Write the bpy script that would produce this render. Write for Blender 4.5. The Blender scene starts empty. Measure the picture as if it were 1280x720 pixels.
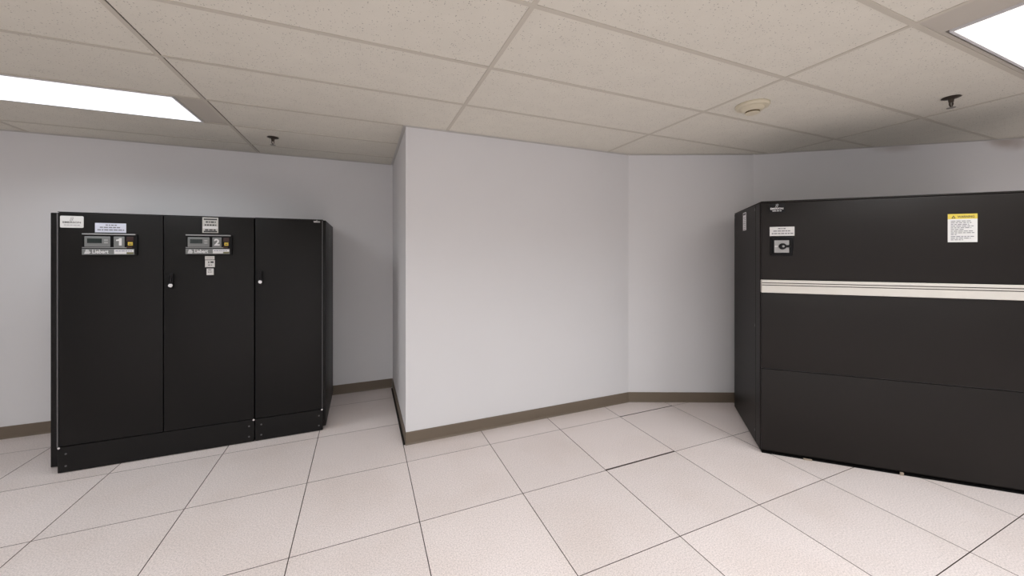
import bpy, bmesh, math, random
from mathutils import Vector, Matrix

random.seed(7)
SC = bpy.context.scene
COL = SC.collection
R = math.radians

# ------------------------------------------------------------------ camera
cam_data = bpy.data.cameras.new('camera')
cam_data.sensor_width = 36.0
cam_data.sensor_fit = 'HORIZONTAL'
cam_data.lens = 453.16 / 1280 * 36.0
cam_data.shift_y = -(360 - 317.25) / 1280
cam_data.clip_start = 0.02
cam = bpy.data.objects.new('camera', cam_data)
COL.objects.link(cam)
cam.location = (0, 0, 1.447)
cam.rotation_euler = (R(90), 0, R(-22.39))
SC.camera = cam

# ------------------------------------------------------------------ world, exposure
w = bpy.data.worlds.new('world')
SC.world = w
w.use_nodes = True
w.node_tree.nodes['Background'].inputs[0].default_value = (0.6, 0.62, 0.65, 1)
w.node_tree.nodes['Background'].inputs[1].default_value = 0.0
vs = SC.view_settings
vs.view_transform = 'Standard'
vs.look = 'None'
vs.gamma = 1.0
vs.exposure = 0.0
LENS = 1.3                 # glow of the lens sheets
LAMP_W = 17.0              # power of one fluorescent fixture
SPREAD = 150               # the prismatic lens keeps the light out of the last degrees
SC.cycles.max_bounces = 16
SC.cycles.diffuse_bounces = 10

H = 2.416          # ceiling height


# ------------------------------------------------------------------ materials
def lin(c):
    return tuple(((v / 255) / 12.92 if v / 255 <= 0.04045 else ((v / 255 + 0.055) / 1.055) ** 2.4) for v in c)


def mat(name, rgb, rough=0.5, metal=0.0, noise=0.0, scale=40.0, bump=0.0, bscale=200.0, spec=0.5, coord='Object', emit=0.0):
    m = bpy.data.materials.new(name)
    m.use_nodes = True
    nt = m.node_tree
    b = nt.nodes['Principled BSDF']
    c = lin(rgb)
    b.inputs['Base Color'].default_value = (*c, 1)
    b.inputs['Roughness'].default_value = rough
    b.inputs['Metallic'].default_value = metal
    b.inputs['Specular IOR Level'].default_value = spec
    tc = nt.nodes.new('ShaderNodeTexCoord')
    if noise > 0:
        n = nt.nodes.new('ShaderNodeTexNoise')
        n.inputs['Scale'].default_value = scale
        n.inputs['Detail'].default_value = 4
        nt.links.new(tc.outputs[coord], n.inputs['Vector'])
        mx = nt.nodes.new('ShaderNodeMix')
        mx.data_type = 'RGBA'
        mx.inputs[6].default_value = (*[v * (1 - noise) for v in c], 1)
        mx.inputs[7].default_value = (*[min(1, v * (1 + noise)) for v in c], 1)
        nt.links.new(n.outputs['Fac'], mx.inputs[0])
        nt.links.new(mx.outputs[2], b.inputs['Base Color'])
    if bump > 0:
        n2 = nt.nodes.new('ShaderNodeTexNoise')
        n2.inputs['Scale'].default_value = bscale
        nt.links.new(tc.outputs[coord], n2.inputs['Vector'])
        bp = nt.nodes.new('ShaderNodeBump')
        bp.inputs['Strength'].default_value = bump
        bp.inputs['Distance'].default_value = 0.002
        nt.links.new(n2.outputs['Fac'], bp.inputs['Height'])
        nt.links.new(bp.outputs['Normal'], b.inputs['Normal'])
    if emit > 0:
        b.inputs['Emission Color'].default_value = (*c, 1)
        b.inputs['Emission Strength'].default_value = emit
    return m


def mat_panel(name, rgb):
    """mineral-fibre ceiling board: warm off-white with small dark pin holes"""
    m = mat(name, rgb, 0.9, spec=0.2)
    nt = m.node_tree
    b = nt.nodes['Principled BSDF']
    g = nt.nodes.new('ShaderNodeNewGeometry')
    c = lin(rgb)
    n = nt.nodes.new('ShaderNodeTexNoise')
    n.inputs['Scale'].default_value = 9
    n.inputs['Detail'].default_value = 5
    nt.links.new(g.outputs['Position'], n.inputs['Vector'])
    v = nt.nodes.new('ShaderNodeTexVoronoi')
    v.inputs['Scale'].default_value = 105
    nt.links.new(g.outputs['Position'], v.inputs['Vector'])
    # hole size differs from cell to cell
    sep = nt.nodes.new('ShaderNodeSeparateColor')
    nt.links.new(v.outputs['Color'], sep.inputs[0])
    rad = nt.nodes.new('ShaderNodeMath'); rad.operation = 'MULTIPLY_ADD'
    rad.inputs[1].default_value = 0.42; rad.inputs[2].default_value = -0.12
    nt.links.new(sep.outputs[0], rad.inputs[0])
    lt = nt.nodes.new('ShaderNodeMath'); lt.operation = 'LESS_THAN'
    nt.links.new(v.outputs['Distance'], lt.inputs[0])
    nt.links.new(rad.outputs[0], lt.inputs[1])
    mx = nt.nodes.new('ShaderNodeMix'); mx.data_type = 'RGBA'
    mx.inputs[6].default_value = (*[x * 0.94 for x in c], 1)
    mx.inputs[7].default_value = (*[min(1, x * 1.05) for x in c], 1)
    nt.links.new(n.outputs['Fac'], mx.inputs[0])
    mx2 = nt.nodes.new('ShaderNodeMix'); mx2.data_type = 'RGBA'
    mx2.inputs[7].default_value = (*[x * 0.42 for x in c], 1)
    nt.links.new(mx.outputs[2], mx2.inputs[6])
    sc = nt.nodes.new('ShaderNodeMath'); sc.operation = 'MULTIPLY'; sc.inputs[1].default_value = 0.75
    nt.links.new(lt.outputs[0], sc.inputs[0])
    nt.links.new(sc.outputs[0], mx2.inputs[0])
    nt.links.new(mx2.outputs[2], b.inputs['Base Color'])
    n2 = nt.nodes.new('ShaderNodeTexNoise'); n2.inputs['Scale'].default_value = 160
    nt.links.new(g.outputs['Position'], n2.inputs['Vector'])
    bp = nt.nodes.new('ShaderNodeBump'); bp.inputs['Strength'].default_value = 0.35; bp.inputs['Distance'].default_value = 0.002
    nt.links.new(n2.outputs['Fac'], bp.inputs['Height'])
    nt.links.new(bp.outputs['Normal'], b.inputs['Normal'])
    return m


def mat_tile(name, rgb):
    """laminate raised-floor tile: pale pinkish white with fine grey-brown flecks"""
    m = mat(name, rgb, 0.42, spec=0.35)
    nt = m.node_tree
    b = nt.nodes['Principled BSDF']
    g = nt.nodes.new('ShaderNodeNewGeometry')
    c = lin(rgb)
    n = nt.nodes.new('ShaderNodeTexNoise'); n.inputs['Scale'].default_value = 150; n.inputs['Detail'].default_value = 3
    n.inputs['Roughness'].default_value = 0.7
    nt.links.new(g.outputs['Position'], n.inputs['Vector'])
    cr = nt.nodes.new('ShaderNodeValToRGB')
    cr.color_ramp.elements[0].position = 0.33
    cr.color_ramp.elements[0].color = (*[x * 0.70 for x in c], 1)
    cr.color_ramp.elements[1].position = 0.62
    cr.color_ramp.elements[1].color = (*[min(1, x * 1.06) for x in c], 1)
    nt.links.new(n.outputs['Fac'], cr.inputs[0])
    # faint scuffs and dirt
    n3 = nt.nodes.new('ShaderNodeTexNoise'); n3.inputs['Scale'].default_value = 2.3; n3.inputs['Detail'].default_value = 8
    nt.links.new(g.outputs['Position'], n3.inputs['Vector'])
    cr3 = nt.nodes.new('ShaderNodeValToRGB')
    cr3.color_ramp.elements[0].position = 0.30; cr3.color_ramp.elements[0].color = (0.945, 0.93, 0.915, 1)
    cr3.color_ramp.elements[1].position = 0.55; cr3.color_ramp.elements[1].color = (1, 1, 1, 1)
    nt.links.new(n3.outputs['Fac'], cr3.inputs[0])
    mu = nt.nodes.new('ShaderNodeMix'); mu.data_type = 'RGBA'; mu.blend_type = 'MULTIPLY'; mu.inputs[0].default_value = 1
    nt.links.new(cr.outputs[0], mu.inputs[6]); nt.links.new(cr3.outputs[0], mu.inputs[7])
    # every tile a slightly different batch
    oi = nt.nodes.new('ShaderNodeObjectInfo')
    mp = nt.nodes.new('ShaderNodeMapRange'); mp.inputs[3].default_value = 0.965; mp.inputs[4].default_value = 1.03
    nt.links.new(oi.outputs['Random'], mp.inputs[0])
    hs = nt.nodes.new('ShaderNodeHueSaturation')
    nt.links.new(mp.outputs[0], hs.inputs['Value'])
    nt.links.new(mu.outputs[2], hs.inputs['Color'])
    nt.links.new(hs.outputs[0], b.inputs['Base Color'])
    return m


M = {}
M['wall'] = mat('wall_paint', (219, 220, 223), 0.65, noise=0.03, scale=1.3, bump=0.12, bscale=120, spec=0.25)
M['floor_base'] = mat('pedestal_dark', (44, 38, 36), 0.9)
M['tile'] = mat_tile('floor_laminate', (228, 219, 217))
M['tile_edge'] = mat('tile_edge_trim', (84, 74, 69), 0.8, spec=0.2)
M['panel'] = mat_panel('ceiling_board', (216, 213, 203))
M['plenum'] = mat('plenum_dark', (62, 58, 54), 0.95)
M['grid'] = mat('grid_paint', (194, 189, 178), 0.6, spec=0.3)
M['angle'] = mat('wall_angle_paint', (196, 195, 192), 0.55, spec=0.3)
M['base'] = mat('rubber_base', (111, 100, 87), 0.55, noise=0.06, scale=6, spec=0.4)
M['black'] = mat('black_enamel', (13, 12, 12), 0.45, noise=0.10, scale=9, bump=0.18, bscale=420, spec=0.28)
M['brown_black'] = mat('dark_brown_enamel', (24, 20, 18), 0.48, noise=0.10, scale=7, bump=0.18, bscale=420, spec=0.28)
M['void'] = mat('gap_dark', (9, 9, 9), 0.9, spec=0.1)
M['edge'] = mat('edge_metal', (112, 112, 114), 0.4, metal=0.5)
M['alu'] = mat('brushed_aluminium', (206, 203, 196), 0.38, noise=0.03, scale=20, spec=0.5)
M['groove'] = mat('groove_dark', (58, 53, 46), 0.7)
M['white'] = mat('label_white', (212, 212, 211), 0.5, noise=0.02, scale=30)
M['bluewhite'] = mat('label_blue_white', (204, 208, 222), 0.5)
M['label_bright'] = mat('label_bright', (240, 240, 244), 0.5)
M['greylabel'] = mat('label_grey', (190, 190, 186), 0.5)
M['ink'] = mat('ink_grey', (112, 112, 118), 0.7)
M['inkdark'] = mat('ink_dark', (52, 52, 54), 0.7)
M['bezel'] = mat('bezel_black', (9, 9, 11), 0.5, spec=0.2)
M['dgrey'] = mat('display_grey', (116, 119, 119), 0.45)
M['lgrey'] = mat('display_light_grey', (148, 149, 150), 0.45)
M['lcd'] = mat('lcd_glass', (34, 44, 42), 0.15)
M['button'] = mat('button_grey', (156, 158, 157), 0.5)
M['print'] = mat('print_white', (216, 216, 217), 0.5)
M['yellow'] = mat('yellow_lamp', (206, 178, 66), 0.4)
M['olive'] = mat('olive_print', (110, 108, 70), 0.5)
M['red'] = mat('dark_red_lamp', (44, 20, 18), 0.4)
M['rust'] = mat('rust_print', (128, 92, 74), 0.5)
M['navy'] = mat('navy_print', (92, 102, 140), 0.5)
M['chrome'] = mat('chrome', (225, 225, 226), 0.25, metal=0.6)
M['plastic'] = mat('black_plastic', (11, 10, 14), 0.4, spec=0.25)
M['switchgrey'] = mat('switch_plate', (160, 160, 160), 0.4, metal=0.3)
M['warn'] = mat('warning_yellow', (206, 186, 76), 0.5)
M['frame'] = mat('troffer_white', (208, 209, 212), 0.45)
M['filler'] = mat('filler_grey', (186, 181, 172), 0.6)
M['beige'] = mat('detector_beige', (204, 197, 176), 0.5, noise=0.04, scale=40)
M['slot'] = mat('detector_slot', (92, 76, 48), 0.7)
M['bronze'] = mat('sprinkler_bronze', (74, 66, 58), 0.45, metal=0.5)
M['steel'] = mat('sprinkler_steel', (138, 134, 128), 0.4, metal=0.5)
M['tan'] = mat('shim_tan', (150, 138, 124), 0.7)
M['stain'] = mat('brown_smudge', (128, 112, 100), 0.8)


def mat_lens(name, rgb, strength):
    m = bpy.data.materials.new(name)
    m.use_nodes = True
    nt = m.node_tree
    b = nt.nodes['Principled BSDF']
    b.inputs['Base Color'].default_value = (0.8, 0.8, 0.8, 1)
    b.inputs['Roughness'].default_value = 0.4
    b.inputs['Emission Color'].default_value = (*lin(rgb), 1)
    b.inputs['Emission Strength'].default_value = strength
    return m


M['lens_cool'] = mat_lens('lens_cool_white', (246, 250, 255), LENS)
M['lens_added'] = mat_lens('lens_white', (255, 252, 248), LENS)
M['lens_warm'] = mat_lens('lens_warm_white', (255, 251, 244), LENS)


# ------------------------------------------------------------------ mesh helpers
class MB:
    def __init__(self):
        self.bm = bmesh.new()

    def box(self, x0, x1, y0, y1, z0, z1, bev=0.0, seg=1):
        r = bmesh.ops.create_cube(self.bm, size=1)
        vs_ = r['verts']
        for v in vs_:
            v.co = Vector(((x0 + x1) / 2 + v.co.x * (x1 - x0), (y0 + y1) / 2 + v.co.y * (y1 - y0), (z0 + z1) / 2 + v.co.z * (z1 - z0)))
        if bev > 0:
            es = list({e for v in vs_ for e in v.link_edges})
            bmesh.ops.bevel(self.bm, geom=es, offset=bev, segments=seg, affect='EDGES', profile=0.5)
        return self

    def prism(self, pts, axis, a0, a1):
        """polygon pts extruded from a0 to a1; axis 'y' -> pts are (x,z); 'z' -> (x,y); 'x' -> (y,z)"""
        def mk(p, a):
            return {'y': (p[0], a, p[1]), 'z': (p[0], p[1], a), 'x': (a, p[0], p[1])}[axis]
        A = [self.bm.verts.new(mk(p, a0)) for p in pts]
        B = [self.bm.verts.new(mk(p, a1)) for p in pts]
        n = len(pts)
        self.bm.faces.new(A)
        self.bm.faces.new(list(reversed(B)))
        for i in range(n):
            self.bm.faces.new((A[i], B[i], B[(i + 1) % n], A[(i + 1) % n]))
        return self

    def lathe(self, prof, c=(0, 0, 0), seg=24, axis='z'):
        """prof: (radius, height) list"""
        rings = []
        for r_, h_ in prof:
            ring = []
            for k in range(seg):
                t = 2 * math.pi * k / seg
                p = (r_ * math.cos(t), r_ * math.sin(t), h_)
                if axis == 'y':
                    p = (p[0], -p[2], p[1])
                ring.append(self.bm.verts.new((c[0] + p[0], c[1] + p[1], c[2] + p[2])))
            rings.append(ring)
        for a, b in zip(rings, rings[1:]):
            for k in range(seg):
                self.bm.faces.new((a[k], a[(k + 1) % seg], b[(k + 1) % seg], b[k]))
        self.bm.faces.new(rings[0])
        self.bm.faces.new(list(reversed(rings[-1])))
        return self

    def build(self, name, m, parent=None, smooth=False, loc=None):
        bmesh.ops.recalc_face_normals(self.bm, faces=self.bm.faces)
        me = bpy.data.meshes.new(name)
        self.bm.to_mesh(me)
        self.bm.free()
        if m:
            me.materials.append(m)
        if smooth:
            for p in me.polygons:
                p.use_smooth = True
            try:
                me.set_sharp_from_angle(angle=R(40))
            except Exception:
                pass
        o = bpy.data.objects.new(name, me)
        COL.objects.link(o)
        if parent:
            o.parent = parent
        if loc:
            o.location = loc
        return o


def thing(name, label, cat, loc, rz=0.0, group=None):
    o = bpy.data.objects.new(name, None)
    o.empty_display_size = 0.1
    COL.objects.link(o)
    o.location = loc
    o.rotation_euler = (0, 0, rz)
    o['label'] = label
    o['category'] = cat
    if group:
        o['group'] = group
    return o


def struct(o):
    o['kind'] = 'structure'
    return o


def lab(o, text):
    o['label'] = text
    return o


def text_mesh(s, offset=0.0):
    cu = bpy.data.curves.new('lettering', 'FONT')
    cu.body = s
    cu.size = 1
    cu.offset = offset
    cu.resolution_u = 3
    ob = bpy.data.objects.new('lettering', cu)
    COL.objects.link(ob)
    bpy.context.view_layer.update()
    dg = bpy.context.evaluated_depsgraph_get()
    me = bpy.data.meshes.new_from_object(ob.evaluated_get(dg))
    bpy.data.objects.remove(ob)
    bpy.data.curves.remove(cu)
    return me


def lettering(s, x0, x1, z0, z1, y, m, parent, offset=0.0, name='lettering', side=False):
    """flat raised print filling the given rectangle on a face that looks along -y (or -x when side)"""
    me = text_mesh(s, offset)
    xs = [v.co.x for v in me.vertices]
    ys = [v.co.y for v in me.vertices]
    ax, bx, ay, by = min(xs), max(xs), min(ys), max(ys)
    for v in me.vertices:
        u = (v.co.x - ax) / (bx - ax)
        t = (v.co.y - ay) / (by - ay)
        v.co = (x0 + u * (x1 - x0), y, z0 + t * (z1 - z0))
    me.materials.clear()
    me.materials.append(m)
    o = bpy.data.objects.new(name, me)
    COL.objects.link(o)
    o.parent = parent
    return o


def print_lines(rows, y, m, parent, name='printed_text', h=0.006):
    """small unreadable lines of print: rows of (x0, x1, z) broken into words"""
    b = MB()
    for x0, x1, z in rows:
        x = x0
        while x < x1 - 0.003:
            wd = min(random.uniform(0.008, 0.022), x1 - x)
            b.box(x, x + wd, y - 0.0004, y, z - h / 2, z + h / 2)
            x += wd + 0.004
    o = b.build(name, m, parent)
    o['kind'] = 'stuff'                      # words too small to pick apart
    return o


# ------------------------------------------------------------------ room plan
XL, YR, YB, XR = -5.2, 4.14, -3.6, 6.6       # left, rear, behind camera, far right
XS = 0.303                                   # return wall
YC = 2.847                                   # centre wall
PC = (2.405, YC)                             # centre / diagonal corner
PD = (3.525, 2.372)                          # diagonal / right corner
slope = -0.757
PE = (XR, PD[1] + slope * (XR - PD[0]))


def wall_prism(name, p0, p1, t=0.12):
    d = Vector((p1[0] - p0[0], p1[1] - p0[1])).normalized()
    n = Vector((-d.y, d.x)) * t             # outward is to the left of p0 -> p1
    pts = [p0, p1, (p1[0] + n.x, p1[1] + n.y), (p0[0] + n.x, p0[1] + n.y)]
    return struct(MB().prism(pts, 'z', -0.02, H + 0.06).build(name, M['wall']))


wall_rear = wall_prism('wall_rear', (XL, YR), (XS, YR))
wall_return = struct(MB().box(XS, XS + 0.12, YC + 0.12, YR + 0.12, -0.02, H + 0.06).build('wall_return', M['wall']))
wall_centre = wall_prism('wall_centre', (XS, YC), PC)
wall_diagonal = wall_prism('wall_diagonal', PC, PD)
wall_right = wall_prism('wall_right', PD, PE)
wm = M['wall'].copy()
wm.name = 'wall_paint_smudged'
wall_right.data.materials[0] = wm
nt = wm.node_tree
pb = nt.nodes['Principled BSDF']
src = pb.inputs['Base Color'].links[0].from_socket
geo = nt.nodes.new('ShaderNodeNewGeometry')
nz = nt.nodes.new('ShaderNodeTexNoise'); nz.inputs['Scale'].default_value = 7
nt.links.new(geo.outputs['Position'], nz.inputs['Vector'])
for px, py, rx, rz, amt in ((4.42, 1.69, 0.20, 0.055, 0.30), (5.02, 1.24, 0.16, 0.09, 0.55)):
    sb = nt.nodes.new('ShaderNodeVectorMath'); sb.operation = 'SUBTRACT'; sb.inputs[1].default_value = (px, py, H - 0.02)
    nt.links.new(geo.outputs['Position'], sb.inputs[0])
    dv = nt.nodes.new('ShaderNodeVectorMath'); dv.operation = 'DIVIDE'; dv.inputs[1].default_value = (rx, rx, rz)
    nt.links.new(sb.outputs[0], dv.inputs[0])
    ln = nt.nodes.new('ShaderNodeVectorMath'); ln.operation = 'LENGTH'
    nt.links.new(dv.outputs[0], ln.inputs[0])
    ad = nt.nodes.new('ShaderNodeMath'); ad.operation = 'MULTIPLY_ADD'; ad.inputs[1].default_value = 0.8
    nt.links.new(nz.outputs['Fac'], ad.inputs[0]); nt.links.new(ln.outputs['Value'], ad.inputs[2])
    mr = nt.nodes.new('ShaderNodeMapRange'); mr.interpolation_type = 'SMOOTHSTEP'
    mr.inputs[1].default_value = 0.45; mr.inputs[2].default_value = 1.5; mr.inputs[3].default_value = amt; mr.inputs[4].default_value = 0.0
    nt.links.new(ad.outputs[0], mr.inputs[0])
    mx = nt.nodes.new('ShaderNodeMix'); mx.data_type = 'RGBA'
    nt.links.new(mr.outputs[0], mx.inputs[0]); nt.links.new(src, mx.inputs[6])
    mx.inputs[7].default_value = (*lin((140, 118, 98)), 1)
    src = mx.outputs[2]
nt.links.new(src, pb.inputs['Base Color'])
wall_far = wall_prism('wall_side', PE, (XR, YB))
wall_back = wall_prism('wall_back', (XR, YB), (XL, YB))
wall_left = wall_prism('wall_left', (XL, YB), (XL, YR))
# metal corner bead of the return corner
struct(MB().box(XS - 0.0015, XS + 0.012, YC - 0.0015, YC + 0.013, 0.10, H - 0.004, 0.0012).build('trim_1', M['wall']))


# ------------------------------------------------------------------ polygon clipping for tiles and boards
def clip(poly, a, b, c):
    """keep a*x + b*y <= c"""
    out = []
    for i in range(len(poly)):
        p, q = poly[i], poly[(i + 1) % len(poly)]
        dp, dq = a * p[0] + b * p[1] - c, a * q[0] + b * q[1] - c
        if dp <= 0:
            out.append(p)
        if dp * dq < 0:
            t = dp / (dp - dq)
            out.append((p[0] + t * (q[0] - p[0]), p[1] + t * (q[1] - p[1])))
    return out


def line_of(p, q, margin):
    d = Vector((q[0] - p[0], q[1] - p[1])).normalized()
    n = Vector((-d.y, d.x))
    return n.x, n.y, n.x * p[0] + n.y * p[1] - margin


def area(poly):
    return abs(sum(poly[i][0] * poly[(i + 1) % len(poly)][1] - poly[(i + 1) % len(poly)][0] * poly[i][1] for i in range(len(poly)))) / 2


def clip_right(poly, mg):
    poly = clip(poly, *line_of((XS, YC), PC, mg))
    if poly:
        poly = clip(poly, *line_of(PC, PD, mg))
    if poly:
        poly = clip(poly, *line_of(PD, PE, mg))
    if poly:
        poly = clip(poly, 1, 0, XR - mg)
    return poly


def clip_left(poly, mg, xs=XS):
    poly = clip(poly, 0, 1, YR - mg)
    if poly:
        poly = clip(poly, 1, 0, xs - mg)
    return poly


def slab(poly, z0, z1, cham, up):
    """tile: polygon with a small chamfer on its visible face (top if up, else bottom)"""
    b = MB()
    cx = sum(p[0] for p in poly) / len(poly)
    cy = sum(p[1] for p in poly) / len(poly)
    f = [(p[0] + (cx - p[0]) * cham * 2, p[1] + (cy - p[1]) * cham * 2) for p in poly]
    if up:
        levels = [(poly, z0), (poly, z1 - 0.001), (f, z1)]
    else:
        levels = [(f, z0), (poly, z0 + 0.001), (poly, z1)]
    rings = [[b.bm.verts.new((p[0], p[1], z)) for p in ps] for ps, z in levels]
    n = len(poly)
    for A, B in zip(rings, rings[1:]):
        for i in range(n):
            b.bm.faces.new((A[i], A[(i + 1) % n], B[(i + 1) % n], B[i]))
    b.bm.faces.new(rings[0])
    b.bm.faces.new(list(reversed(rings[-1])))
    return b


# ------------------------------------------------------------------ floor: dark understructure with separate tiles
def room_outline():
    return [(XL, YB), (XL, YR), (XS, YR), (XS, YC), PC, PD, PE, (XR, YB)]


floor = struct(MB().prism(room_outline(), 'z', -0.08, -0.012).build('floor', M['floor_base']))
T, FX, FY = 0.6096, 0.2847, 2.6085
whole = None
for i in range(-9, 11):
    for j in range(-11, 3):
        gx, gy = 0.0012, 0.0010
        x0, x1 = FX + i * T + gx, FX + (i + 1) * T - gx
        y0, y1 = FY + j * T + gy, FY + (j + 1) * T - gy
        if (i, j) == (2, -1):
            y0 += 0.009                      # the board in front of the diagonal wall sits loose
        if (i, j) == (3, 0):
            y0 += 0.007
        rect = [(x0, y0), (x1, y0), (x1, y1), (x0, y1)]
        rect = clip(rect, -1, 0, -(XL + 0.01))
        if rect:
            rect = clip(rect, 0, -1, -(YB + 0.01))
        if not rect:
            continue
        poly = clip_left(rect, 0.002) if i < 0 else clip_right(rect, 0.002)
        if len(poly) < 3 or area(poly) < 0.002:
            continue
        full = abs(area(poly) - (T - 2 * gx) * (T - 2 * gy)) < 1e-6
        if full and whole:
            o = whole.copy()
            COL.objects.link(o)
            o.location = (x0, y0, 0)
        else:
            loc = [(p[0] - x0, p[1] - y0) for p in poly]
            o = slab(loc, -0.012, 0.0, 0.0017, True).build('floor_tile', M['tile'], floor, loc=(x0, y0, 0))
            o.data.materials.append(M['tile_edge'])   # dark vinyl edging round every board
            for pgn in o.data.polygons:
                if pgn.normal.z < 0.98:
                    pgn.material_index = 1
            if full:
                whole = o

# ------------------------------------------------------------------ baseboards
BH, BT = 0.094, 0.007


def baseboard(name, p0, p1, e0=0.0, e1=0.0):
    d = Vector((p1[0] - p0[0], p1[1] - p0[1])).normalized()
    n = Vector((d.y, -d.x))                  # into the room
    a = Vector(p0) + d * e0
    b_ = Vector(p1) + d * e1
    sec = [(0.0005, 0.0), (0.014, 0.0), (BT, 0.012), (BT, BH - 0.004), (BT - 0.003, BH), (0.0005, BH)]
    b = MB()
    A = [b.bm.verts.new((a.x + n.x * s, a.y + n.y * s, z)) for s, z in sec]
    B = [b.bm.verts.new((b_.x + n.x * s, b_.y + n.y * s, z)) for s, z in sec]
    b.bm.faces.new(A)
    b.bm.faces.new(list(reversed(B)))
    for k in range(len(sec)):
        b.bm.faces.new((A[k], B[k], B[(k + 1) % len(sec)], A[(k + 1) % len(sec)]))
    return struct(b.build(name, M['base']))


baseboard('baseboard_rear', (XL, YR), (XS, YR), 0, -0.008)
struct(MB().box(XS - 0.005, XS - 0.0005, YC - 0.007, YR - 0.002, 0.0, BH, 0.001).build('baseboard_return', M['base']))
baseboard('baseboard_centre', (XS, YC), PC, -0.005, -0.002)
baseboard('baseboard_diagonal', PC, PD, 0.002, -0.006)
baseboard('baseboard_right', PD, PE, 0.006, 0)

# ------------------------------------------------------------------ ceiling: dark plenum, boards, grid
ceiling = struct(MB().prism(room_outline(), 'z', H + 0.06, H + 0.12).build('ceiling', M['plenum']))
SX, SY, CX, CY = 1.5374, 0.5125, -0.9221, 1.7909
rowy = {1: 2.297, 2: 2.842, 3: 3.335, -1: 1.277, -2: 0.769}
ADDED_LIGHTS = [(-1, -3), (0, -3), (1, -4), (-2, -6), (0, -6), (2, -6), (3, -4), (-2, -9), (0, -9), (2, -9)]  # cells of unseen fixtures, added behind the camera to brighten the room
POWER = [0.75, 0.7, 1.15, 1.2, 1.1, 0.8, 0.2, 1.8, 1.7, 1.7]
lights = {(-1, 2), (2, -3)} | set(ADDED_LIGHTS)     # (column left of line, row) cells holding a light


def ry(j):
    return rowy.get(j, CY + j * SY)


GW = 0.011                                   # half width of a grid bar
whole = None
for i in range(-3, 5):
    for j in range(-11, 5):
        if (i, j) in lights:
            continue
        x0, x1 = CX + i * SX + 0.004, CX + (i + 1) * SX - 0.004
        y0, y1 = ry(j) + 0.004, ry(j + 1) - 0.004
        rect = [(x0, y0), (x1, y0), (x1, y1), (x0, y1)]
        rect = clip(rect, -1, 0, -(XL + 0.004))
        if rect:
            rect = clip(rect, 0, -1, -(YB + 0.004))
        if not rect:
            continue
        poly = clip_left(rect, 0.003) if j >= 2 else clip_right(rect, 0.003)
        if len(poly) < 3 or area(poly) < 0.002:
            continue
        loc = [(p[0] - x0, p[1] - y0) for p in poly]
        sag = random.uniform(0.0, 0.0008)
        slab(loc, H + 0.0012 - sag, H + 0.016, 0.001, False).build('ceiling_panel', M['panel'], ceiling, loc=(x0, y0, 0))


def grid_bar(poly, z0=H - 0.002, z1=H + 0.001):
    poly = [p for p in poly]
    if len(poly) < 3 or area(poly) < 0.001:
        return
    slab(poly, z0, z1, 0.0, False).build('grid_bar', M['grid'], ceiling)


for j in range(-10, 5):                      # cross bars run along X, one piece per cell
    y = ry(j)
    for i in range(-3, 5):
        x0, x1 = CX + i * SX + GW, CX + (i + 1) * SX - GW
        rect = [(x0, y - GW), (x1, y - GW), (x1, y + GW), (x0, y + GW)]
        rect = clip(rect, -1, 0, -(XL + 0.004))
        if not rect:
            continue
        if j == 2:
            rect = clip_left(rect, 0.022)
        elif j > 2:
            rect = clip_left(rect, 0.022)
        else:
            rect = clip_right(rect, 0.022)
        grid_bar(rect)
for i in range(-2, 5):                       # main bars run along Y
    x = CX + i * SX
    rect = [(x - GW, YB + 0.01), (x + GW, YB + 0.01), (x + GW, YR), (x - GW, YR)]
    rect = clip_left(rect, 0.022) if i <= 0 else clip_right(rect, 0.022)
    grid_bar(rect)
    if i in (0, 2):                          # open joint beside the bar
        off = GW + 0.0006
        pl = [(x + off, YB + 0.02), (x + off + 0.0035, YB + 0.02), (x + off + 0.0035, YR), (x + off, YR)]
        pl = clip_left(pl, 0.022) if i <= 0 else clip_right(pl, 0.022)
        slab(pl, H + 0.0002, H + 0.001, 0.0, False).build('joint_gap', M['groove'], ceiling)


def wall_angle(n_, p0, p1, e0=0.0, e1=0.0, leg=0.007):
    d = Vector((p1[0] - p0[0], p1[1] - p0[1])).normalized()
    n = Vector((d.y, -d.x))
    a = Vector(p0) + d * e0
    b_ = Vector(p1) + d * e1
    sec = [(0.0004, -leg), (0.0016, -leg), (0.0016, -0.003), (0.020, -0.003), (0.020, -0.0015), (0.0004, -0.0015)]
    b = MB()
    A = [b.bm.verts.new((a.x + n.x * s, a.y + n.y * s, H + z)) for s, z in sec]
    B = [b.bm.verts.new((b_.x + n.x * s, b_.y + n.y * s, H + z)) for s, z in sec]
    b.bm.faces.new(A)
    b.bm.faces.new(list(reversed(B)))
    for k in range(6):
        b.bm.faces.new((A[k], B[k], B[(k + 1) % 6], A[(k + 1) % 6]))
    return struct(b.build('trim_%d' % n_, M['angle']))


wall_angle(2, (XL, YR), (XS, YR), 0, -0.02)
wall_angle(3, (XS, YR), (XS, YC), 0.0, 0.0, 0.018)
wall_angle(4, (XS, YC), PC, 0.0, -0.005)
wall_angle(5, PC, PD, 0.005, -0.01)
wall_angle(6, PD, PE, 0.01, 0)


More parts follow.
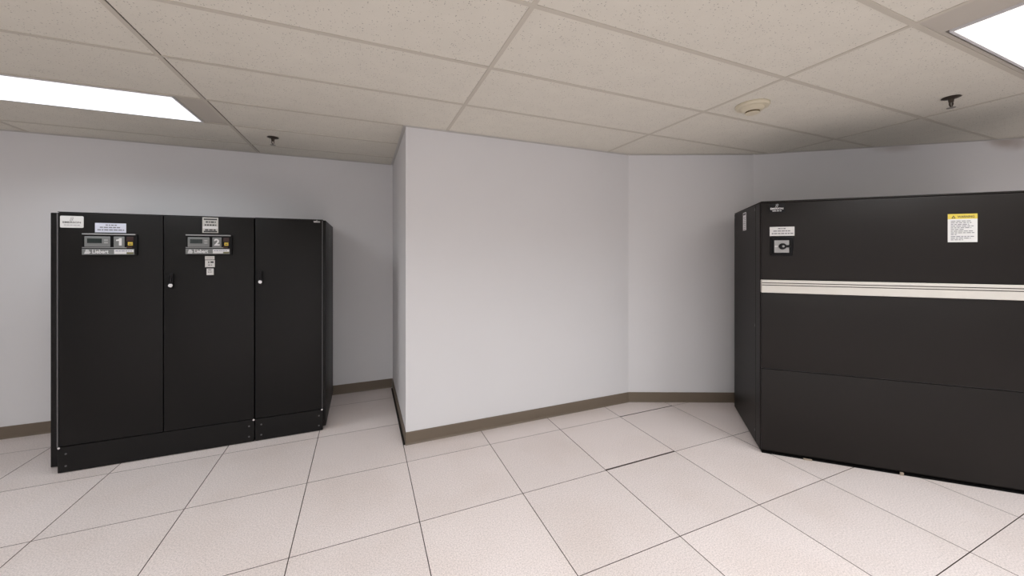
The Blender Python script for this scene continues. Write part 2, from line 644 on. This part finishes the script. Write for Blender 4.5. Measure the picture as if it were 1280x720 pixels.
# ------------------------------------------------------------------ ceiling lights
def troffer(cell, label, lens_mat, drop, power=1.0, shift=0.0, spread=SPREAD, tint=(0.975, 0.985, 1.0)):
    i, j = cell
    x0, x1 = CX + i * SX + GW, CX + (i + 1) * SX - GW
    y0, y1 = ry(j) + GW, ry(j + 1) - GW
    cx, cy = (x0 + x1) / 2 + shift, (y0 + y1) / 2
    t = thing('ceiling_light', label, 'ceiling light', (cx, cy, H))
    hw, hd = 0.612, (y1 - y0) / 2
    fl = (x1 - x0) / 2
    z = -drop
    lw = 0.010
    hd2 = hd
    if drop > 0.003:                         # sits loose in the opening: dark slot, then a flat border strip
        hd2 = hd - 0.026
        for sy in (-1, 1):
            ya, yb = sorted((sy * (hd - 0.014), sy * (hd + 0.006)))
            MB().box(-hw, hw, ya, yb, 0.0012, 0.012).build('border_strip', M['filler'], t)
    f = MB()
    f.box(-hw, hw, -hd2, -hd2 + lw, z - 0.004, 0.05).box(-hw, hw, hd2 - lw, hd2, z - 0.004, 0.05)
    f.box(-hw, -hw + lw, -hd2 + lw, hd2 - lw, z - 0.004, 0.05).box(hw - lw, hw, -hd2 + lw, hd2 - lw, z - 0.004, 0.05)
    f.box(-hw + lw, hw - lw, -hd2 + lw, hd2 - lw, 0.044, 0.05)
    f.build('frame', M['frame'], t)
    MB().box(-hw + lw, hw - lw, -hd2 + lw, hd2 - lw, z - 0.002, z + 0.006, 0.001).build('diffuser', lens_mat, t)
    la = bpy.data.lights.new('fluorescent_lamp', 'AREA')
    la.shape = 'RECTANGLE'
    la.size, la.size_y = 2 * (hw - lw) - 0.01, 2 * (hd2 - lw) - 0.01
    la.spread = R(spread)
    la.energy = LAMP_W * power
    la.color = tint
    lo = bpy.data.objects.new('fluorescent_lamp', la)
    COL.objects.link(lo)
    lo.parent = t
    lo.location = (0, 0, z - 0.0045)
    for s in (-1, 1):
        a, b = (-fl - shift - 0.006, -hw - 0.001) if s < 0 else (hw + 0.001, fl - shift + 0.006)
        MB().box(a, b, -hd - 0.006, hd + 0.006, 0.0012, 0.012).build('filler_panel', M['filler'], t)
    return t


troffer((-1, 2), 'long white fluorescent ceiling light above the three-door black cabinets', M['lens_cool'], 0.002, 0.60, 0.0, 150, (0.93, 0.97, 1.0))
troffer((2, -3), 'bright white ceiling light with a dark slot along its edge above the brown-black cooling unit', M['lens_warm'], 0.004, 0.66, 0.045)
added_spots = ['second to the left of the one straight overhead', 'next to the left of the one straight overhead', 'straight overhead', 'in the middle row at its left end', 'in the middle row at its centre', 'in the middle row towards the cooling unit',
              'nearest the cooling unit at the far right', 'in the rearmost row at its left end', 'in the rearmost row at its centre', 'in the rearmost row at its right end']
for cell, spot, pw in zip(ADDED_LIGHTS, added_spots, POWER):
    troffer(cell, 'added unseen white ceiling light behind the viewer, ' + spot, M['lens_added'], 0.002, pw)['group'] = 'added unseen lights behind the viewer'


# ------------------------------------------------------------------ cabinet helpers (local x right, y back, z up; front face at y = 0)
def screw(parent, x, z, y, r=0.0045, m='edge'):
    return MB().lathe([(r, 0.0), (r, 0.0012), (r * 0.7, 0.002)], (x, y, z), 10, 'y').build('screw', M[m], parent)


def latch(parent, x, z):
    """black swing latch with a bright lock barrel at its lower end"""
    o = MB().box(x - 0.013, x + 0.013, -0.010, -0.0001, z - 0.022, z + 0.086, 0.004, 2).build('latch', M['plastic'], parent, True)
    MB().box(x - 0.008, x + 0.008, -0.018, -0.0102, z + 0.016, z + 0.078, 0.003, 2).build('latch_lever', M['plastic'], o, True)
    lab(MB().lathe([(0.0135, 0), (0.0135, 0.004), (0.011, 0.0065)], (x, -0.0101, z), 20, 'y').build('lock_barrel', M['chrome'], o, True), 'bright chrome lock barrel')
    return o


def sticker(parent, x0, x1, z0, z1, m, y=-0.0001, rad=0.003, name='sticker', label=None):
    o = MB().box(x0, x1, y - 0.0012, y, z0, z1).build(name, M[m], parent)
    if label:
        lab(o, label)
    return o


def emblem(parent, cx, cz, h, y, m):
    """little twisted-ribbon mark: two mirrored S strokes"""
    b = MB()
    for s in (-1, 1):
        pts_l, pts_r = [], []
        for k in range(13):
            t = k / 12
            zz = cz - h / 2 + t * h
            xx = cx + s * math.sin(t * math.pi * 2) * h * 0.26 + (t - 0.5) * h * 0.25
            wd = h * 0.055
            pts_l.append((xx - wd, zz))
            pts_r.append((xx + wd, zz))
        b.prism(pts_l + pts_r[::-1], 'y', y - 0.0003 - 0.0001 * s, y)
    return b.build('emblem', m, parent)


def display(parent, x0, z0, digit, wd=0.280, ht=0.148):
    """controller panel: screen block, numbered plate, lamps and a nameplate strip"""
    d = MB().box(x0, x0 + wd, -0.012, -0.0001, z0, z0 + ht, 0.006, 2).build('display_panel', M['bezel'], parent, True)
    yf = -0.0121
    X = lambda u: x0 + u * wd
    Z = lambda v: z0 + v * ht
    MB().box(X(0.0), X(0.965), yf - 0.003, yf, Z(0.945), Z(1.0), 0.001).build('top_rail', M['lgrey'], d)
    MB().box(X(0.0), X(0.80), yf - 0.002, yf, Z(0.34), Z(0.375), 0.0005).build('rail', M['lgrey'], d)
    b = MB().box(X(0.045), X(0.505), yf - 0.004, yf, Z(0.39), Z(0.865), 0.002).build('screen_block', M['dgrey'], d)
    MB().box(X(0.095), X(0.355), yf - 0.0046, yf - 0.0041, Z(0.56), Z(0.77)).build('screen', M['lcd'], d)
    for k, vz in enumerate((0.70, 0.585)):
        MB().box(X(0.395), X(0.465), yf - 0.0055, yf - 0.0041, Z(vz - 0.035), Z(vz + 0.035), 0.0005).build('button', M['button'], d)
    MB().box(X(0.565), X(0.765), yf - 0.004, yf, Z(0.37), Z(0.87), 0.002).build('number_plate', M['dgrey'], d)
    if digit == '1':
        MB().prism([(X(u), Z(v)) for u, v in ((0.665, 0.46), (0.715, 0.46), (0.715, 0.80), (0.675, 0.80), (0.655, 0.745), (0.612, 0.725), (0.612, 0.665), (0.665, 0.675))], 'y', yf - 0.0046, yf - 0.0041).build('numeral', M['print'], d)
    else:
        lettering('2', X(0.605), X(0.725), Z(0.46), Z(0.80), yf - 0.0044, M['print'], d, 0.035, 'numeral')
    # lamps
    MB().box(X(0.80), X(0.93), yf - 0.002, yf, Z(0.66), Z(0.87), 0.001).build('lamp_window', M['red'], d)
    MB().box(X(0.825), X(0.915), yf - 0.0035, yf, Z(0.46), Z(0.62), 0.001).build('indicator_lamp', M['yellow'], d)
    MB().box(X(0.845), X(0.895), yf - 0.0042, yf - 0.0036, Z(0.50), Z(0.55)).build('lamp_mark', M['olive'], d)
    MB().box(X(0.80), X(0.90), yf - 0.001, yf, Z(0.37), Z(0.39)).build('lamp_caption', M['rust'], d)
    # nameplate strip
    MB().box(X(0.0), X(0.945), yf - 0.003, yf, Z(0.03), Z(0.30), 0.001).build('nameplate', M['dgrey'], d)
    b = MB()
    for k in range(4):
        zz = 0.075 + k * 0.048
        b.box(X(0.045 + 0.008 * k), X(0.155 - 0.016 * abs(k - 1)), yf - 0.0036, yf - 0.0031, Z(zz), Z(zz + 0.036))
    b.build('emblem', M['print'], d)
    lettering('Liebert', X(0.185), X(0.475), Z(0.085), Z(0.265), yf - 0.0035, M['print'], d, 0.03)
    MB().box(X(0.575), X(0.935), yf - 0.0036, yf - 0.0031, Z(0.15), Z(0.27)).build('caption_plate', M['print'], d)
    MB().box(X(0.575), X(0.80), yf - 0.0036, yf - 0.0031, Z(0.07), Z(0.149)).build('caption_plate', M['print'], d)
    print_lines([(X(0.60), X(0.90), Z(0.205))], yf - 0.0037, M['navy'], d, h=0.004)
    MB().box(X(0.81), X(0.925), yf - 0.0038, yf - 0.0031, Z(0.065), Z(0.145)).build('caption_plate', M['olive'], d)
    return d


CZ = 1.724                                   # cabinet height
KZ = 0.174                                   # kick plate height
DEP = 0.775
Y0 = 3.337

# ------------------------------------------------------------------ two-door cabinet
c1 = thing('equipment_cabinet', 'wide black two-door equipment cabinet with two numbered control displays against the rear wall', 'cabinet', (-1.853, Y0, 0))
W1 = 1.083
MB().box(0.002, W1 - 0.001, 0.024, DEP, 0.008, CZ - 0.004, 0.003).build('cabinet_body', M['black'], c1)
MB().box(0.0, W1 - 0.001, 0.001, DEP, CZ - 0.0038, CZ + 0.001, 0.001).build('top_panel', M['black'], c1)
d1 = MB().box(0.005, 0.5365, 0.0, 0.0235, KZ + 0.003, CZ - 0.005, 0.003, 2).build('door', M['black'], c1, True)
d2 = MB().box(0.5415, W1 - 0.003, 0.0, 0.0235, KZ + 0.003, CZ - 0.005, 0.003, 2).build('door', M['black'], c1, True)
k1 = MB().box(0.0, W1 - 0.002, 0.0, 0.0235, 0.004, KZ - 0.002, 0.002).build('kick_plate', M['black'], c1)
for sx in (0.04, W1 - 0.035):
    for sz in (0.045, 0.125):
        screw(k1, sx, sz, 0.0, 0.006)
screw(k1, W1 - 0.006, KZ - 0.006, 0.0, 0.007, 'chrome')
screw(k1, 0.006, KZ - 0.006, 0.0, 0.007, 'chrome')
lab(MB().box(-0.004, 0.0018, 0.001, 0.022, KZ, CZ - 0.012, 0.0008).build('edge_strip', M['edge'], c1), 'thin grey metal edge strip')
# outer side cover stands off the cabinet
MB().box(-0.092, -0.050, 0.105, DEP - 0.03, 0.006, CZ + 0.001, 0.003).build('side_cover', M['black'], c1)
MB().box(-0.050, 0.0018, 0.30, DEP - 0.03, 0.1, CZ - 0.06).build('side_bracket', M['black'], c1)
# stickers
rp = []
for qx, qz, a0 in ((0.119, 1.691, 0), (0.020, 1.691, 90), (0.020, 1.627, 180), (0.119, 1.627, 270)):
    for k in range(5):
        t_ = R(a0 + k * 22.5)
        rp.append((qx + 0.007 * math.cos(t_), qz + 0.007 * math.sin(t_)))
lab(MB().prism(rp, 'y', -0.0013, -0.0001).build('sticker', M['white'], d1), 'white rounded maker sticker')
emblem(c1, 0.069, 1.677, 0.024, -0.0015, M['ink'])
lettering('EMERSON', 0.026, 0.113, 1.650, 1.662, -0.0016, M['inkdark'], c1, 0.02)
print_lines([(0.032, 0.108, 1.638)], -0.0014, M['ink'], c1, h=0.003)
s = sticker(d1, 0.182, 0.340, 1.592, 1.656, 'bluewhite', label='pale label with three lines of small print')
print_lines([(0.235, 0.292, 1.643), (0.206, 0.312, 1.627), (0.194, 0.330, 1.610)], -0.0014, M['ink'], c1, h=0.007)
display(c1, 0.124, 1.436, '1')
display(c1, 0.669, 1.440, '2', 0.277, 0.147)
# grey data label above the second display
s = sticker(d2, 0.762, 0.857, 1.602, 1.716, 'greylabel', label='grey data label with dark bars')
for zz in (1.702, 1.612):
    MB().box(0.770, 0.850, -0.0019, -0.0014, zz - 0.005, zz + 0.005).build('printed_bar', M['inkdark'], c1)
MB().box(0.765, 0.854, -0.0017, -0.0014, 1.634, 1.650).build('printed_band', M['print'], c1)
print_lines([(0.782, 0.842, 1.682), (0.775, 0.845, 1.660), (0.778, 0.842, 1.624)], -0.0014, M['inkdark'], c1, h=0.010)
for x0, x1, z0, z1 in ((0.777, 0.834, 1.404, 1.430), (0.778, 0.836, 1.348, 1.400), (0.787, 0.829, 1.290, 1.338)):
    sticker(d2, x0, x1, z0, z1, 'white')
print_lines([(0.785, 0.826, 1.417)], -0.0014, M['greylabel'], c1, h=0.006)
b = MB().box(0.797, 0.803, -0.0018, -0.0014, 1.378, 1.390).box(0.810, 0.829, -0.0018, -0.0014, 1.379, 1.391).build('printed_mark', M['inkdark'], c1)
print_lines([(0.796, 0.820, 1.364)], -0.0014, M['ink'], c1, h=0.006)
print_lines([(0.796, 0.820, 1.328), (0.794, 0.822, 1.312)], -0.0014, M['ink'], c1, h=0.006)
latch(d2, 0.583, 1.220)

# ------------------------------------------------------------------ narrow cabinet
c2 = thing('equipment_cabinet', 'narrow black single-door equipment cabinet with a small white badge, right of the two-door one', 'cabinet', (-0.768, Y0, 0))
W2 = 0.466
MB().box(0.001, W2 - 0.002, 0.024, DEP, 0.008, CZ - 0.004, 0.003).build('cabinet_body', M['black'], c2)
MB().box(0.001, W2, 0.001, DEP, CZ - 0.0038, CZ + 0.003, 0.001).build('top_panel', M['black'], c2)
d3 = MB().box(0.003, W2 - 0.008, 0.0, 0.0235, KZ + 0.003, CZ - 0.004, 0.003, 2).build('door', M['black'], c2, True)
k2 = MB().box(0.002, W2, 0.0, 0.0235, 0.004, KZ - 0.002, 0.002).build('kick_plate', M['black'], c2)
for sx in (0.042, W2 - 0.028):
    for sz in (0.045, 0.125):
        screw(k2, sx, sz, 0.0, 0.006)
screw(k2, W2 - 0.006, KZ - 0.003, 0.0, 0.007, 'chrome')
lab(MB().box(W2 - 0.006, W2 - 0.002, 0.001, 0.022, KZ, CZ - 0.006, 0.0005).build('edge_strip', M['edge'], c2), 'thin grey metal edge strip')
sp = MB().box(W2 - 0.0015, W2 + 0.022, 0.012, DEP, 0.030, CZ - 0.002, 0.005, 2).build('side_panel', M['black'], c2, True)
latch(d3, 0.037, 1.230)
# small white badge: wordmark under a tiny emblem
lettering('EMERSON', 0.400, 0.446, 1.701, 1.714, -0.0006, M['print'], c2, 0.03)
emblem(c2, 0.422, 1.718, 0.014, -0.0005, M['print'])
# small print on the side panel
b = MB()
for zz, hh in ((1.66, 0.05), (1.55, 0.09), (1.635, 0.03)):
    b.box(W2 + 0.0221, W2 + 0.0226, 0.36 + (zz - 1.6) * 0.2, 0.39 + (zz - 1.6) * 0.2, zz - hh / 2, zz + hh / 2)
b.build('printed_mark', M['ink'], sp)

# ------------------------------------------------------------------ cooling unit on the right
UA = R(-42.5)
u = thing('cooling_unit', 'big dark brown cooling unit with a pale metal band across its front', 'cooling unit', (2.680, 1.745, 0), UA)
UW, UD, UZ = 1.86, 0.83, 1.828
MB().box(0.004, UW - 0.004, 0.022, UD, 0.012, UZ - 0.012, 0.002).build('unit_body', M['brown_black'], u)
MB().box(-0.002, UW, 0.002, UD, UZ - 0.0118, UZ, 0.003, 2).build('top_panel', M['brown_black'], u, True)
up = MB().box(0.0, UW, 0.0, 0.0215, 1.262, UZ - 0.014, 0.004, 2).build('upper_panel', M['brown_black'], u, True)
MB().box(0.0, UW, 0.0, 0.0215, 0.618, 1.164, 0.004, 2).build('middle_panel', M['brown_black'], u, True)
lp = MB().box(0.0, UW, 0.0, 0.0215, 0.028, 0.613, 0.004, 2).build('lower_panel', M['brown_black'], u, True)
lab(MB().box(0.004, UW - 0.004, 0.0135, 0.0216, 0.6135, 0.6172).build('seam_edge', M['edge'], u), 'thin worn edge of the panel seam')
base = MB().box(0.004, UW - 0.004, 0.006, UD - 0.02, 0.0, 0.0118).build('base_rail', M['void'], u)
for xx, ww in ((0.25, 0.05), (0.77, 0.018)):
    MB().box(xx, xx + ww, -0.004, 0.0055, 0.0, 0.010 if ww > 0.02 else 0.02, 0.001).build('shim', M['tan'], base)
band = MB().box(-0.001, UW, -0.007, 0.0215, 1.1665, 1.259, 0.002).build('trim_band', M['alu'], u)
lab(band, 'pale metal band with two dark grooves')
for zz in (1.2375, 1.2215):
    MB().box(0.0, UW - 0.001, -0.0075, -0.0068, zz - 0.0027, zz + 0.0027).build('groove', M['groove'], band)
# left side: front post and panel
MB().box(-0.004, 0.0035, 0.024, 0.13, 0.012, UZ - 0.0125, 0.003).build('corner_post', M['brown_black'], u)
sd = MB().box(-0.004, 0.0035, 0.134, UD - 0.002, 0.012, UZ - 0.0125, 0.003).build('side_panel', M['brown_black'], u)
for yy, zz in ((0.150, 1.785), (0.80, 1.785), (0.150, 0.9), (0.150, 0.1)):
    MB().box(-0.0062, -0.0041, yy - 0.007, yy + 0.007, zz - 0.010, zz + 0.010, 0.001).build('screw', M['edge'], sd)
st = MB().box(-0.0055, -0.0041, 0.405, 0.505, 1.645, 1.795).build('sticker', M['label_bright'], sd)
lab(st, 'tall pale data sticker')
b = MB().box(-0.0062, -0.0056, 0.415, 0.495, 1.773, 1.788)
for k in range(7):
    b.box(-0.0060, -0.0056, 0.425, 0.485 - 0.01 * (k % 3), 1.652 + k * 0.016, 1.6555 + k * 0.016)
b.build('printed_text', M['ink'], sd)
# maker plate: black with white wordmark
pl = sticker(up, 0.048, 0.142, 1.744, 1.808, 'plastic', name='maker_plate')
emblem(u, 0.093, 1.792, 0.024, -0.0015, M['print'])
lettering('EMERSON', 0.054, 0.132, 1.764, 1.778, -0.0016, M['print'], u, 0.03)
print_lines([(0.066, 0.124, 1.755)], -0.0014, M['print'], u, h=0.005)
# paper label and rotary switch
sticker(up, 0.050, 0.198, 1.575, 1.640, 'white', label='white label with three lines of small print')
print_lines([(0.100, 0.146, 1.627), (0.072, 0.178, 1.610), (0.062, 0.190, 1.592)], -0.0014, M['ink'], u, h=0.007)
sw = MB().box(0.052, 0.190, -0.010, -0.0001, 1.432, 1.566, 0.006, 2).build('switch', M['plastic'], u, True)
MB().box(0.060, 0.182, -0.013, -0.0102, 1.441, 1.560, 0.003).build('switch_rim', M['bezel'], sw)
lab(MB().box(0.074, 0.162, -0.016, -0.0132, 1.455, 1.543, 0.001).build('switch_plate', M['switchgrey'], sw), 'grey square switch plate')
MB().box(0.076, 0.098, -0.0166, -0.0161, 1.497, 1.503).build('switch_mark', M['print'], sw)
MB().lathe([(0.022, 0.0), (0.022, 0.012), (0.018, 0.020)], (0.122, -0.0162, 1.500), 24, 'y').build('switch_knob', M['plastic'], sw, True)
MB().box(0.128, 0.166, -0.034, -0.0165, 1.492, 1.508, 0.003).build('switch_handle', M['plastic'], sw)
MB().lathe([(0.0075, 0.0), (0.006, 0.001)], (0.122, -0.0364, 1.500), 14, 'y').build('switch_mark', M['lgrey'], sw)
# warning sign
ws = sticker(up, 1.000, 1.136, 1.520, 1.697, 'white', name='warning_sign', label='white warning sign with a yellow header')
MB().box(1.000, 1.136, -0.0018, -0.0014, 1.665, 1.697).build('warning_header', M['warn'], u)
MB().prism([(1.016, 1.669), (1.036, 1.669), (1.026, 1.688)], 'y', -0.0022, -0.0019).build('warning_triangle', M['inkdark'], u)
MB().prism([(1.0215, 1.672), (1.0305, 1.672), (1.026, 1.681)], 'y', -0.0025, -0.0023).build('warning_triangle', M['warn'], u)
lettering('WARNING', 1.044, 1.122, 1.672, 1.686, -0.0021, M['inkdark'], u, 0.02)
rows = []
z = 1.652
for k, e in enumerate((1.105, 1.112, 1.098, 1.118, 1.108, 1.075, 1.115, 1.122, 1.04, 1.12, 1.105, 1.07)):
    rows.append((1.014, e, z))
    z -= 0.0105 if k != 8 else 0.0125
print_lines(rows, -0.0014, M['ink'], u, h=0.0045)

# ------------------------------------------------------------------ smoke detector and sprinklers
sm = thing('smoke_detector', 'round beige smoke detector on the white ceiling', 'smoke detector', (2.345, 1.585, H))
MB().lathe([(0.096, 0.0), (0.097, -0.010), (0.090, -0.020), (0.070, -0.022)], (0, 0, 0), 40).build('base_plate', M['beige'], sm, True)
MB().lathe([(0.068, -0.0222), (0.066, -0.030), (0.055, -0.040), (0.043, -0.0435)], (0, 0, 0), 36).build('detector_head', M['beige'], sm, True)
MB().lathe([(0.040, -0.0436), (0.040, -0.053)], (0, 0, 0), 32).build('vent_slot', M['slot'], sm, True)
MB().lathe([(0.042, -0.0532), (0.040, -0.057), (0.020, -0.060)], (0, 0, 0), 32).build('sensor_cap', M['beige'], sm, True)


def sprinkler(loc, label, rz):
    t = thing('fire_sprinkler', label, 'fire sprinkler', loc, rz, 'ceiling sprinklers')
    b = MB()
    b.lathe([(0.040, 0.0), (0.043, -0.003), (0.034, -0.007), (0.020, -0.011)], (0, 0, 0), 28)
    b.build('escutcheon', M['bronze'], t, True)
    b = MB()
    b.lathe([(0.013, -0.0112), (0.011, -0.030), (0.007, -0.034)], (0, 0, 0), 14)
    for s in (-1, 1):
        b.prism([(s * 0.006, -0.028), (s * 0.011, -0.036), (s * 0.0105, -0.046), (s * 0.004, -0.060), (s * 0.001, -0.060), (s * 0.006, -0.046), (s * 0.0065, -0.037), (s * 0.003, -0.028)], 'y', -0.003, 0.003)
    b.build('frame_arms', M['bronze'], t)
    lab(MB().lathe([(0.003, -0.0285), (0.003, -0.058)], (0, 0, 0), 10).build('glass_bulb', M['steel'], t), 'pale slim bulb')
    d = MB()
    d.lathe([(0.006, -0.0601), (0.006, -0.064)], (0, 0, 0), 12)
    for k in range(10):
        a = 2 * math.pi * k / 10
        ca, sa = math.cos(a), math.sin(a)
        q = [(0.004, -0.003), (0.020, -0.0045), (0.020, 0.0045), (0.004, 0.003)]
        d.prism([(x * ca - y * sa, x * sa + y * ca) for x, y in q], 'z', -0.0655, -0.0642)
    d.build('deflector', M['steel'], t)
    return t


sprinkler((-0.690, 3.545, H), 'dark fire sprinkler head on the ceiling above the black cabinets', R(20))
sprinkler((3.37, 1.04, H), 'dark fire sprinkler head on the ceiling above the brown cooling unit', R(-30))
